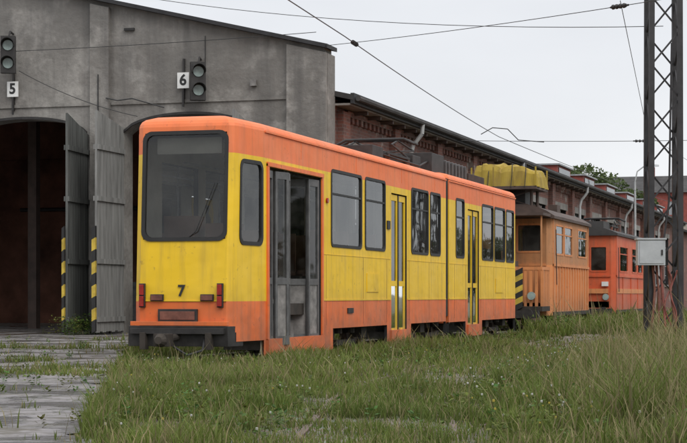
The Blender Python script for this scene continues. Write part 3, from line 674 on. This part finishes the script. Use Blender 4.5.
# ------------------------------------------------------------------ lattice masts
def mast(x,y,H,w0=0.54,w1=0.50,rot=TH,cab=False):
    e=empty('lattice_mast',(x,y,0)); s=MB(); ca,sa=math.cos(rot),math.sin(rot)
    fn=lambda p:(x+p[0]*ca-p[1]*sa,y+p[0]*sa+p[1]*ca,p[2])
    W=lambda z:(w0+(w1-w0)*z/H)/2
    c=[(-1,-1),(1,-1),(1,1),(-1,1)]
    for a,b in c:
        t_=0.048
        s.hexa([(a*W(0)-t_,b*W(0)-t_,0),(a*W(0)+t_,b*W(0)-t_,0),(a*W(0)+t_,b*W(0)+t_,0),(a*W(0)-t_,b*W(0)+t_,0)]+[(a*W(H)-t_,b*W(H)-t_,H),(a*W(H)+t_,b*W(H)-t_,H),(a*W(H)+t_,b*W(H)+t_,H),(a*W(H)-t_,b*W(H)+t_,H)],'mast_steel')
    st=0.62; n=int(H/st)
    for k in range(n):
        z0=0.15+k*st; z1=z0+st
        if z1>H: break
        for i in range(4):
            p=c[i]; q_=c[(i+1)%4]
            if (k+i)%2: p,q_=q_,p
            s.bar((p[0]*W(z0),p[1]*W(z0),z0),(q_[0]*W(z1),q_[1]*W(z1),z1),0.032,'mast_steel')
    for z in (0.12,H-0.05):
        s.box(-W(z)-0.05,W(z)+0.05,-W(z)-0.055,-W(z)-0.035,z-0.06,z+0.06,'mast_steel')
        s.box(-W(z)-0.05,W(z)+0.05,W(z)+0.035,W(z)+0.055,z-0.06,z+0.06,'mast_steel')
    s.box(-0.45,0.45,-0.45,0.45,-0.1,0.12,'step_grey')
    s.obj('lattice',e,fn)
    if cab:
        c_=MB(); c_.box(-0.56,-0.06,-0.56,-0.32,1.44,1.90,'cabinet_grey'); c_.box(-0.58,-0.04,-0.58,-0.30,1.90,1.93,'cabinet_grey'); c_.box(-0.53,-0.09,-0.572,-0.562,1.47,1.87,'cabinet_grey'); c_.box(-0.14,-0.11,-0.59,-0.572,1.62,1.72,'black_metal')
        c_.obj('switch_cabinet',e,fn,0.004)
        pp=MB()
        for i,(xx,m_) in enumerate(((-0.26,'rust_pipe'),(-0.19,'rust_pipe'),(-0.12,'red_hose'),(0.02,'rust_pipe'))):
            pp.tube([(xx,-0.36,1.44),(xx+0.04,-0.36,1.0),(xx+0.01+0.03*i,-0.38,0.6),(xx+0.08*i-0.05,-0.40,0.0)],0.020,6,m_)
        pp.tube([(-0.05,-0.34,1.90),(0.05,-0.30,2.6),(0.1,-0.3,5.5)],0.018,6,'mast_steel')
        for k,(ax,am) in enumerate(((0.02,0.07),(0.12,0.06))):
            pts=[(ax+am*math.sin(i*0.8+k*1.7),-0.38-0.03*math.cos(i*1.1+k),1.35-i*0.11) for i in range(13)]
            pp.tube(pts,0.015,6,'red_hose')
        pp.obj('cable_pipes',e,fn)
    return e
mast(-3.72,33.1,9.0,cab=True)
mast(0.6,25.3,8.6); mast(-2.6,52.0,8.6)
# ------------------------------------------------------------------ street lamp
sl=MB(); lx,ly=-10.75,84.0
sl.cyl((lx,ly,0),(lx,ly,6.2),0.08,0.045,10,'galvanised'); sl.tube([(lx,ly,6.2),(lx+0.1,ly,6.7),(lx+0.4,ly,6.92),(lx+0.7,ly,6.95)],0.03,8,'galvanised')
sl.hexa([(lx+0.6,ly-0.12,6.90),(lx+1.1,ly-0.1,6.92),(lx+1.1,ly+0.1,6.92),(lx+0.6,ly+0.12,6.90),(lx+0.6,ly-0.1,7.02),(lx+1.1,ly-0.06,6.99),(lx+1.1,ly+0.06,6.99),(lx+0.6,ly+0.1,7.02)],'cabinet_grey')
sl.obj('street_lamp')
# ------------------------------------------------------------------ overhead wires
ow=empty('overhead_wires',(-9,40,5.5))
def wire(a,b,sag,r=0.009,name='wire',n=14,ins=()):
    s=MB(); pts=[]
    for i in range(n+1):
        t_=i/n; pts.append((a[0]+(b[0]-a[0])*t_,a[1]+(b[1]-a[1])*t_,a[2]+(b[2]-a[2])*t_-sag*4*t_*(1-t_)))
    s.tube(pts,r,5,'wire')
    d=(Vector(b)-Vector(a)).normalized()
    for t_ in ins:
        c=Vector((a[0]+(b[0]-a[0])*t_,a[1]+(b[1]-a[1])*t_,a[2]+(b[2]-a[2])*t_-sag*4*t_*(1-t_)))
        for k in range(4): s.cyl(c+d*(-0.18+0.1*k),c+d*(-0.12+0.1*k),0.045,0.03,8,'black_metal')
        s.cyl(c-d*0.25,c+d*0.25,0.018,None,6,'black_metal')
    s.obj(name,ow)
wire((-7.6,9.5,5.5),(-9.03,30.4,5.5),0.0,0.010,'contact_wire')
wire((-9.03,30.4,5.5),(-10.5,51.1,5.52),0.06,0.010,'contact_wire_far',ins=(0.04,))
wire((-10.5,51.1,5.52),(-9.6,90,5.5),0.1,0.010,'contact_wire_end')
wire((-16.4,37.9,7.8),(-3.72,33.1,5.85),0.25,0.007,'span_wire')
wire((-11.8,37.9,6.45),(0.6,25.3,5.5),0.10,0.007,'span_wire_corner',ins=(0.62,))
wire((-4.1,30.1,5.86),(-6.33,52.4,5.57),0.0,0.007,'siding_contact_wire'); wire((-6.33,52.4,5.57),(-5.2,95,5.5),0.1,0.007,'siding_contact_wire_far')
wire((-11.4,48.9,5.25),(-2.6,52.0,5.35),0.05,0.008,'cross_span',ins=(0.58,))
wire((-21.3,37.8,6.62),(-11.9,37.8,6.75),0.05,0.008,'facade_cable'); wire((-19.2,37.8,6.15),(-16.2,37.8,5.0),0.12,0.009,'gate_cable')
s=MB(); s.tube([(-10.9,50.5,5.55),(-10.6,50.7,5.75),(-10.2,50.9,5.72),(-9.9,51.0,5.4)],0.014,5,'wire'); s.tube([(-9.9,51.0,5.4),(-9.2,51.3,5.35)],0.014,5,'wire'); s.obj('registration_arm',ow)
# ------------------------------------------------------------------ ground
g=MB(); g.face([(-1500,-300,0),(1500,-300,0),(1500,2500,0),(-1500,2500,0)],'soil_grass'); g.obj('ground')
ty=[-5,5,10.4,12.5,14.6,18,23,40,120]; tx=[0.6,-1.7,-2.9,-3.42,-3.95,-4.5,-4.85,-4.9,-4.9]
def tcx(y): return np.interp(y,ty,tx)
def strip(name,cx,y0,y1,hw,z,mat):
    s=MB(); yy=np.arange(y0,y1,0.35); prev=None
    for y in yy:
        l=cx(y)-hw*(0.7+0.6*random.random()); r=cx(y)+hw*(0.7+0.6*random.random())
        if prev: s.face([(prev[0],prev[2],z),(prev[1],prev[2],z),(r,y,z),(l,y,z)],mat)
        prev=(l,r,y)
    return s.obj(name)
strip('trackbed',tcx,2,118,0.75,0.004,'gravel_dirt')
strip('trackbed',lambda y:XC,21,118,0.95,0.004,'gravel_dirt')
strip('footpath',lambda y:-6.1+0.25*math.sin(y*0.4),17,60,0.35,0.006,'gravel_dirt')
pv=MB(); edge=[]
for y in np.arange(4,37.9,0.4):
    x=-4.65-(y-9.9)*0.4137 if y<29.6 else -12.8+ (y-29.6)*0.08
    edge.append((x+random.uniform(-0.25,0.25),y))
for (a,ya_),(b,yb_) in zip(edge[:-1],edge[1:]): pv.face([(-60,ya_,0.010),(a,ya_,0.010),(b,yb_,0.010),(-60,yb_,0.010)],'wet_concrete')
ye_=edge[-1][1]
pv.face([(-60,ye_,0.010),(edge[-1][0],ye_,0.010),(-12.2,60,0.010),(-60,60,0.010)],'wet_concrete')
pv.obj('concrete_pavement')
def rails(name,cx,y0,y1,h=0.03):
    e=empty(name,(float(cx(y0)),y0,0)); s=MB(); yy=np.arange(y0,y1,0.5)
    for off in (-0.5,0.5):
        for a,b in zip(yy[:-1],yy[1:]):
            xa,xb=float(cx(a))+off,float(cx(b))+off
            s.hexa([(xa-0.024,a,0),(xa+0.024,a,0),(xb+0.024,b,0),(xb-0.024,b,0),(xa-0.024,a,h),(xa+0.024,a,h),(xb+0.024,b,h),(xb-0.024,b,h)],'rail_rust')
    s.obj('rails',e)
rails('tram_track',tcx,3,118,0.022); rails('tram_track',lambda y:XC,21,118)
for c in (-15.03,-19.2): rails('tram_track',lambda y,c=c:c,34,50,0.018)
# ------------------------------------------------------------------ vegetation
def vnoise(x,y,s,seed=0):
    x=x*s; y=y*s; xi=np.floor(x).astype(int); yi=np.floor(y).astype(int); fx=x-xi; fy=y-yi
    fx=fx*fx*(3-2*fx); fy=fy*fy*(3-2*fy)
    def h(a,b):
        n=np.sin(a*127.1+b*311.7+seed*74.7)*43758.5453; return n-np.floor(n)
    return (h(xi,yi)*(1-fx)+h(xi+1,yi)*fx)*(1-fy)+(h(xi,yi+1)*(1-fx)+h(xi+1,yi+1)*fx)*fy
def sector(N,d0,d1,marg=3.0):
    d=np.sqrt(rng.uniform(d0*d0,d1*d1,N)); X=(rng.uniform(-1,1,N))*(0.2*d+marg)
    return X*CT-d*ST, X*ST+d*CT, d
def meshobj(name,V,F4,F3,C,mat):
    nv=len(V); me=bpy.data.meshes.new(name)
    loops=np.concatenate([F4.ravel(),F3.ravel()]) if len(F3) else F4.ravel()
    me.vertices.add(nv); me.vertices.foreach_set('co',V.astype(np.float32).ravel())
    me.loops.add(len(loops)); me.loops.foreach_set('vertex_index',loops.astype(np.int32))
    n4=len(F4); n3=len(F3); me.polygons.add(n4+n3)
    ls=np.concatenate([np.arange(n4)*4, n4*4+np.arange(n3)*3]); me.polygons.foreach_set('loop_start',ls.astype(np.int32))
    me.update(calc_edges=True)
    ca=me.color_attributes.new('Col','FLOAT_COLOR','POINT'); ca.data.foreach_set('color',np.concatenate([C,np.ones((nv,1))],1).astype(np.float32).ravel())
    me.materials.append(M[mat]); me.validate(); o=bpy.data.objects.new(name,me); scene.collection.objects.link(o); return o
def pave_edge(y): return np.where(y<29.6,-4.65-(y-9.9)*0.4137,-12.8+(y-29.6)*0.08)
parts=[]
def blades(N,d0,d1,wbase,hscale=1.0):
    x,y,d=sector(N,d0,d1)
    n1=vnoise(x,y,0.6,1); n2=vnoise(x,y,1.9,2); n3=vnoise(x,y,4.5,3); n0=vnoise(x,y,0.33,8); n5=vnoise(x,y,2.7,11)
    ds=np.abs(x-tcx(y)); dt=np.abs(x-XC)
    h=0.035+0.08*n1+0.10*n2*n2
    tall=np.clip((x-(tcx(y)+0.8))/1.1,0,1)
    tuft=np.clip((n5-0.60)/0.2,0,1)
    h=h+tall*(0.02+0.13*n1*n2+0.08*n0+0.14*tuft)+(1-tall)*0.07*tuft
    dens=np.clip(1.9*(n2*0.4+n3*0.3+n0*0.4-0.26)+0.5*tuft+0.35*tall,0.12,1.3)
    tr_=ds<0.8; h=np.where(tr_,h*0.7,h); dens=np.where(tr_,dens*np.where((y>16.5)&(y<36),0.38,np.clip(0.55+1.2*(n2-0.25),0.25,1)),dens)
    path=(np.abs(x-(-6.1+0.25*np.sin(y*0.4)))<0.35)&(y>17); dens=np.where(path,dens*0.4,dens); h=np.where(path,h*0.5,h)
    ut=(dt<0.92)&(y>21.3); dens=np.where(ut,dens*0.15,dens); h=np.where(ut,h*0.4,h)
    hem=(x>XR)&(x<XR+0.6)&(y>21); h=np.where(hem,h*0.9+0.01,h); dens=np.where(hem,np.maximum(dens,0.6),dens)
    far=(y>40)&(x>XR)&(x<XR+2.6); h=np.where(far,h+0.10+0.18*n2,h); dens=np.where(far,np.maximum(dens,0.7),dens)
    pe=pave_edge(y); onp=x<pe
    patch=(vnoise(x,y,0.55,9)+0.25*vnoise(x,y,2.2,4)>0.98)&(y<34)&(y>12)
    dens=np.where(onp,np.where(patch,0.6,np.where(n3>0.84,0.12,0.0)),dens); h=np.where(onp,h*0.7,h)
    dens=np.where(x<XD+0.02,np.where(y>37.5,0,dens),dens)
    keep=rng.random(N)<dens*0.85
    x,y,d,h,n1,n2,n3,tall,n0=[a[keep] for a in (x,y,d,h,n1,n2,n3,tall,n0)]
    n=len(x); h=h*rng.uniform(0.4,1.4,n)*hscale
    stalk=rng.random(n)<0.03+0.05*tall; h=np.where(stalk,h*1.8,h)
    an=rng.uniform(0,2*np.pi,n); ba=rng.uniform(0,2*np.pi,n); bend=h*rng.uniform(0.1,0.8,n); w=wbase*rng.uniform(0.6,1.5,n)*(0.8+h)*np.where(stalk,0.6,1)
    z=np.zeros(n)-0.005
    wx,wy=np.cos(an)*w,np.sin(an)*w; bx,by=np.cos(ba)*bend,np.sin(ba)*bend
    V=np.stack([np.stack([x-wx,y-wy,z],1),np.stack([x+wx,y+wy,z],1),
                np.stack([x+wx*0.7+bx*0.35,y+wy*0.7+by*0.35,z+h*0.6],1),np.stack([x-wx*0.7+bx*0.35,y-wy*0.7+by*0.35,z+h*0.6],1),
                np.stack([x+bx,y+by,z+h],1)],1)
    c1=np.array([0.080,0.125,0.022]); c2=np.array([0.18,0.22,0.05]); c3=np.array([0.32,0.27,0.14])
    f=np.clip(rng.random(n)*0.55+n1*0.35+n0*0.35-0.1,0,1)[:,None]; col=c1*(1-f)+c2*f
    dry=(stalk|(rng.random(n)<(0.07+0.14*tall+0.16*(n3>0.6)+0.10*(n0>0.6))))[:,None]; col=np.where(dry,c3*rng.uniform(0.6,1.1,n)[:,None],col)
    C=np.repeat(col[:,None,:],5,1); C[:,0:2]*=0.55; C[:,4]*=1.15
    parts.append((V.reshape(-1,3),C.reshape(-1,3),n))
blades(200000,9.5,18,0.0048); blades(175000,18,30,0.008); blades(95000,30,52,0.014); blades(45000,52,115,0.03,1.1)
V=np.concatenate([p[0] for p in parts]); C=np.concatenate([p[1] for p in parts]); n=sum(p[2] for p in parts)
b=np.arange(n)*5; F4=np.stack([b,b+1,b+2,b+3],1); F3=np.stack([b+3,b+2,b+4],1)
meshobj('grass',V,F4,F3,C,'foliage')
def weeds(name,centres):
    Vs=[];Cs=[];k=0
    for (x,y,s_) in centres:
        nl=int(12+10*random.random()+30*s_)
        base=np.array([random.uniform(0.06,0.14),random.uniform(0.11,0.18),0.03])
        for i in range(nl):
            a=random.uniform(0,6.283); hz_=random.uniform(0.05,1)*s_; rr=random.uniform(0.1,0.5)*s_*(1.1-0.6*hz_/s_)
            L=random.uniform(0.025,0.07)*(0.6+s_); w=L*0.35; cx=x+math.cos(a)*rr*0.7; cy=y+math.sin(a)*rr*0.7
            d=Vector((math.cos(a),math.sin(a),random.uniform(-0.3,0.9))).normalized(); q_=Vector((-math.sin(a),math.cos(a),random.uniform(-0.4,0.4))).normalized()
            p=Vector((cx,cy,hz_))
            for v in (p,p+d*L*0.5+q_*w,p+d*L,p+d*L*0.5-q_*w): Vs.append(tuple(v))
            c=base*random.uniform(0.6,1.4); Cs+= [c*0.8,c,c*1.1,c]; k+=1
    V=np.array(Vs); C=np.array(Cs); b=np.arange(k)*4
    return meshobj(name,V,np.stack([b,b+1,b+2,b+3],1),np.zeros((0,3),int),C,'foliage')
cs=[]
for i in range(2300):
    d=random.uniform(10.5,34); X=random.uniform(-1,1)*(0.2*d+1.5); x=X*CT-d*ST; y=X*ST+d*CT
    if x<pave_edge(np.array(y)) and random.random()<0.82: continue
    if abs(x-tcx(y))<0.6 and random.random()<0.7: continue
    if XL<x<XR and y>21.2: continue
    cs.append((x,y,random.uniform(0.05,0.17)*(1.6 if x>tcx(y)+0.8 else 1)))
for i in range(360):
    y=random.uniform(25,75); cs.append((XR+random.uniform(0.05,1.4),y,random.uniform(0.08,0.2)*(2.2 if y>40 else 0.8)))
for i in range(60): cs.append((random.uniform(-17.4,-16.8),random.uniform(35.8,37.6),random.uniform(0.2,0.5)))
for i in range(50): cs.append((random.gauss(-3.7,0.4),random.gauss(32.8,0.4),random.uniform(0.15,0.3)))
weeds('weeds',cs)
Vs=[];Cs=[];k=0
for i in range(800):
    d=random.uniform(10.5,26); X=random.uniform(-0.55,1)*(0.2*d+1); x=X*CT-d*ST; y=X*ST+d*CT
    if x<float(pave_edge(np.array(y))) or abs(x-tcx(y))<0.6 or (XL<x<XR and y>21): continue
    if vnoise(np.array(x),np.array(y),0.7,5)<0.45: continue
    z=random.uniform(0.12,0.26) if x>tcx(y) else random.uniform(0.08,0.17); r=random.uniform(0.006,0.011)
    c=np.array([0.7,0.7,0.66]) if random.random()<0.75 else np.array([0.6,0.5,0.12])
    for dx,dy,dz in ((-r,0,0),(0,-r,r*0.5),(r,0,0),(0,r,r*0.3)): Vs.append((x+dx,y+dy,z+dz)); Cs.append(c)
    k+=1
    for dx,dy,dz in ((-r*.7,0,-r*.7),(r*.7,0,-r*.7),(r*.7,0,r*.7),(-r*.7,0,r*.7)): Vs.append((x+dx,y+dy,z+dz)); Cs.append(c)
    k+=1
    for dx,dz in ((-0.0015,-z),(0.0015,-z),(0.0015,0),(-0.0015,0)): Vs.append((x+dx,y+0.003,z+dz)); Cs.append(np.array([0.08,0.11,0.04]))
    k+=1
b=np.arange(k)*4; meshobj('wildflowers',np.array(Vs),np.stack([b,b+1,b+2,b+3],1),np.zeros((0,3),int),np.array(Cs),'foliage')
def leafmass(blobs,n,size,cdark,clight):
    Vs=np.zeros((n,4,3)); Cs=np.zeros((n,4,3)); w=np.array([b_[3]**2 for b_ in blobs]); w=w/w.sum()
    idx=rng.choice(len(blobs),n,p=w)
    B=np.array(blobs)[idx]; u=rng.normal(size=(n,3)); u/=np.linalg.norm(u,axis=1)[:,None]; r=B[:,3:4]*rng.uniform(0.35,1.08,(n,1))**0.6
    p=B[:,:3]+u*r*np.array([1,1,0.8]); a=rng.normal(size=(n,3)); a/=np.linalg.norm(a,axis=1)[:,None]; c=np.cross(a,rng.normal(size=(n,3))); c/=np.linalg.norm(c,axis=1)[:,None]
    s_=size*rng.uniform(0.5,1.4,(n,1))
    Vs[:,0]=p-a*s_; Vs[:,1]=p-c*s_*0.6; Vs[:,2]=p+a*s_; Vs[:,3]=p+c*s_*0.6
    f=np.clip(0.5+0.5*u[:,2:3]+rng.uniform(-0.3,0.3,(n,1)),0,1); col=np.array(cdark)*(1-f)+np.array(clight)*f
    Cs[:]=col[:,None,:]; b=np.arange(n)*4
    return Vs.reshape(-1,3),np.stack([b,b+1,b+2,b+3],1),Cs.reshape(-1,3)
def tree(x,y,H,R):
    e=empty('broadleaf_tree',(x,y,0)); s=MB(); s.cyl((x,y,0),(x+0.1,y,H*0.45),0.24,0.16,10,'bark'); blobs=[]
    for i in range(9):
        a=i*2.4; z=H*random.uniform(0.55,0.88); rr=R*random.uniform(0.3,0.8); q_=(x+math.cos(a)*rr,y+math.sin(a)*rr,z)
        s.cyl((x+0.1,y,H*random.uniform(0.3,0.45)),q_,0.09,0.03,6,'bark'); blobs.append((*q_,R*random.uniform(0.3,0.5)))
    blobs.append((x,y,H*0.9,R*0.45)); s.obj('trunk_and_limbs',e)
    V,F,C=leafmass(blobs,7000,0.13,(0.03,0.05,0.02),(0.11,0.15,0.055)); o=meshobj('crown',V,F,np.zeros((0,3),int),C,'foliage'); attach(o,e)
tree(-18.2,117.0,9.4,3.0); tree(-15.2,116.5,7.8,2.3)
bl=[]
for i in range(110):
    y=random.uniform(-30,150); bl.append((46+random.uniform(-3,5),y,random.uniform(0.8,3.2),random.uniform(1.4,2.4)))  # unseen tree row, added and kept low to shape the tram window reflections
for i in range(80): bl.append((random.uniform(-60,40),random.uniform(225,240),random.uniform(1.5,8),random.uniform(2,4)))
for i in range(26): bl.append((random.uniform(-19,-4),random.uniform(192,200),random.uniform(1.5,8.5),random.uniform(1.8,3)))
for i in range(60): bl.append((random.uniform(-50,30),random.uniform(-42,-36),random.uniform(1.5,7),random.uniform(2,3.5)))
V,F,C=leafmass(bl,42000,0.5,(0.02,0.032,0.012),(0.08,0.11,0.035)); meshobj('distant_and_reflection_trees',V,F,np.zeros((0,3),int),C,'foliage')
# ------------------------------------------------------------------ light & world
S=Vector((0.62,-0.58,0.80)).normalized()
su=bpy.data.lights.new('sun','SUN'); su.energy=1.4; su.angle=math.radians(35); su.color=(1,0.97,0.92)
so=bpy.data.objects.new('sun',su); so.rotation_euler=(-S).to_track_quat('-Z','Y').to_euler(); scene.collection.objects.link(so)
w=bpy.data.worlds.new('World'); scene.world=w; w.use_nodes=True; t=w.node_tree; t.nodes.clear()
o=t.nodes.new('ShaderNodeOutputWorld'); bg=t.nodes.new('ShaderNodeBackground'); sk=t.nodes.new('ShaderNodeTexSky'); sk.sky_type='NISHITA'; sk.sun_disc=False
sk.sun_elevation=math.asin(S.z); sk.sun_rotation=math.atan2(S.x,S.y)
tc=t.nodes.new('ShaderNodeTexCoord'); sx=t.nodes.new('ShaderNodeSeparateXYZ'); t.links.new(tc.outputs['Generated'],sx.inputs[0])
r=t.nodes.new('ShaderNodeValToRGB'); r.color_ramp.elements[0].position=0.0; r.color_ramp.elements[0].color=(0.60,0.605,0.615,1)
r.color_ramp.elements[1].position=1.0; r.color_ramp.elements[1].color=(1.0,1.0,1.02,1)
e_=r.color_ramp.elements.new(0.16); e_.color=(0.55,0.56,0.58,1)
t.links.new(sx.outputs[2],r.inputs[0])
nz=t.nodes.new('ShaderNodeTexNoise'); nz.inputs['Scale'].default_value=2.6; nz.inputs['Detail'].default_value=5; mp=t.nodes.new('ShaderNodeMapping'); mp.inputs['Scale'].default_value=(1,1,3.2)
t.links.new(tc.outputs['Generated'],mp.inputs[0]); t.links.new(mp.outputs[0],nz.inputs['Vector'])
cl=ramp(t,nz.outputs['Fac'],0.3,0.7,(1,1,1,1),(0.84,0.845,0.86,1))
c=mix(t,1.0,r.outputs[0],cl,'MULTIPLY')
vs=t.nodes.new('ShaderNodeVectorMath'); vs.operation='SCALE'; vs.inputs['Scale'].default_value=16.8
t.links.new(c,vs.inputs[0])
c2=mix(t,0.93,sk.outputs[0],vs.outputs[0])
t.links.new(c2,bg.inputs[0]); bg.inputs[1].default_value=0.1; t.links.new(bg.outputs[0],o.inputs[0])
# ------------------------------------------------------------------ camera
cam=bpy.data.cameras.new('camera'); cam.sensor_width=36; cam.lens=1780/687*36; cam.clip_start=0.1; cam.clip_end=5000
cam.shift_y=(295-221.5)/687
co_=bpy.data.objects.new('camera',cam); co_.location=(0,0,CAMH); co_.rotation_euler=(math.radians(90),0,TH); scene.collection.objects.link(co_); scene.camera=co_
scene.view_settings.view_transform='Standard'; scene.view_settings.look='None'; scene.view_settings.exposure=0
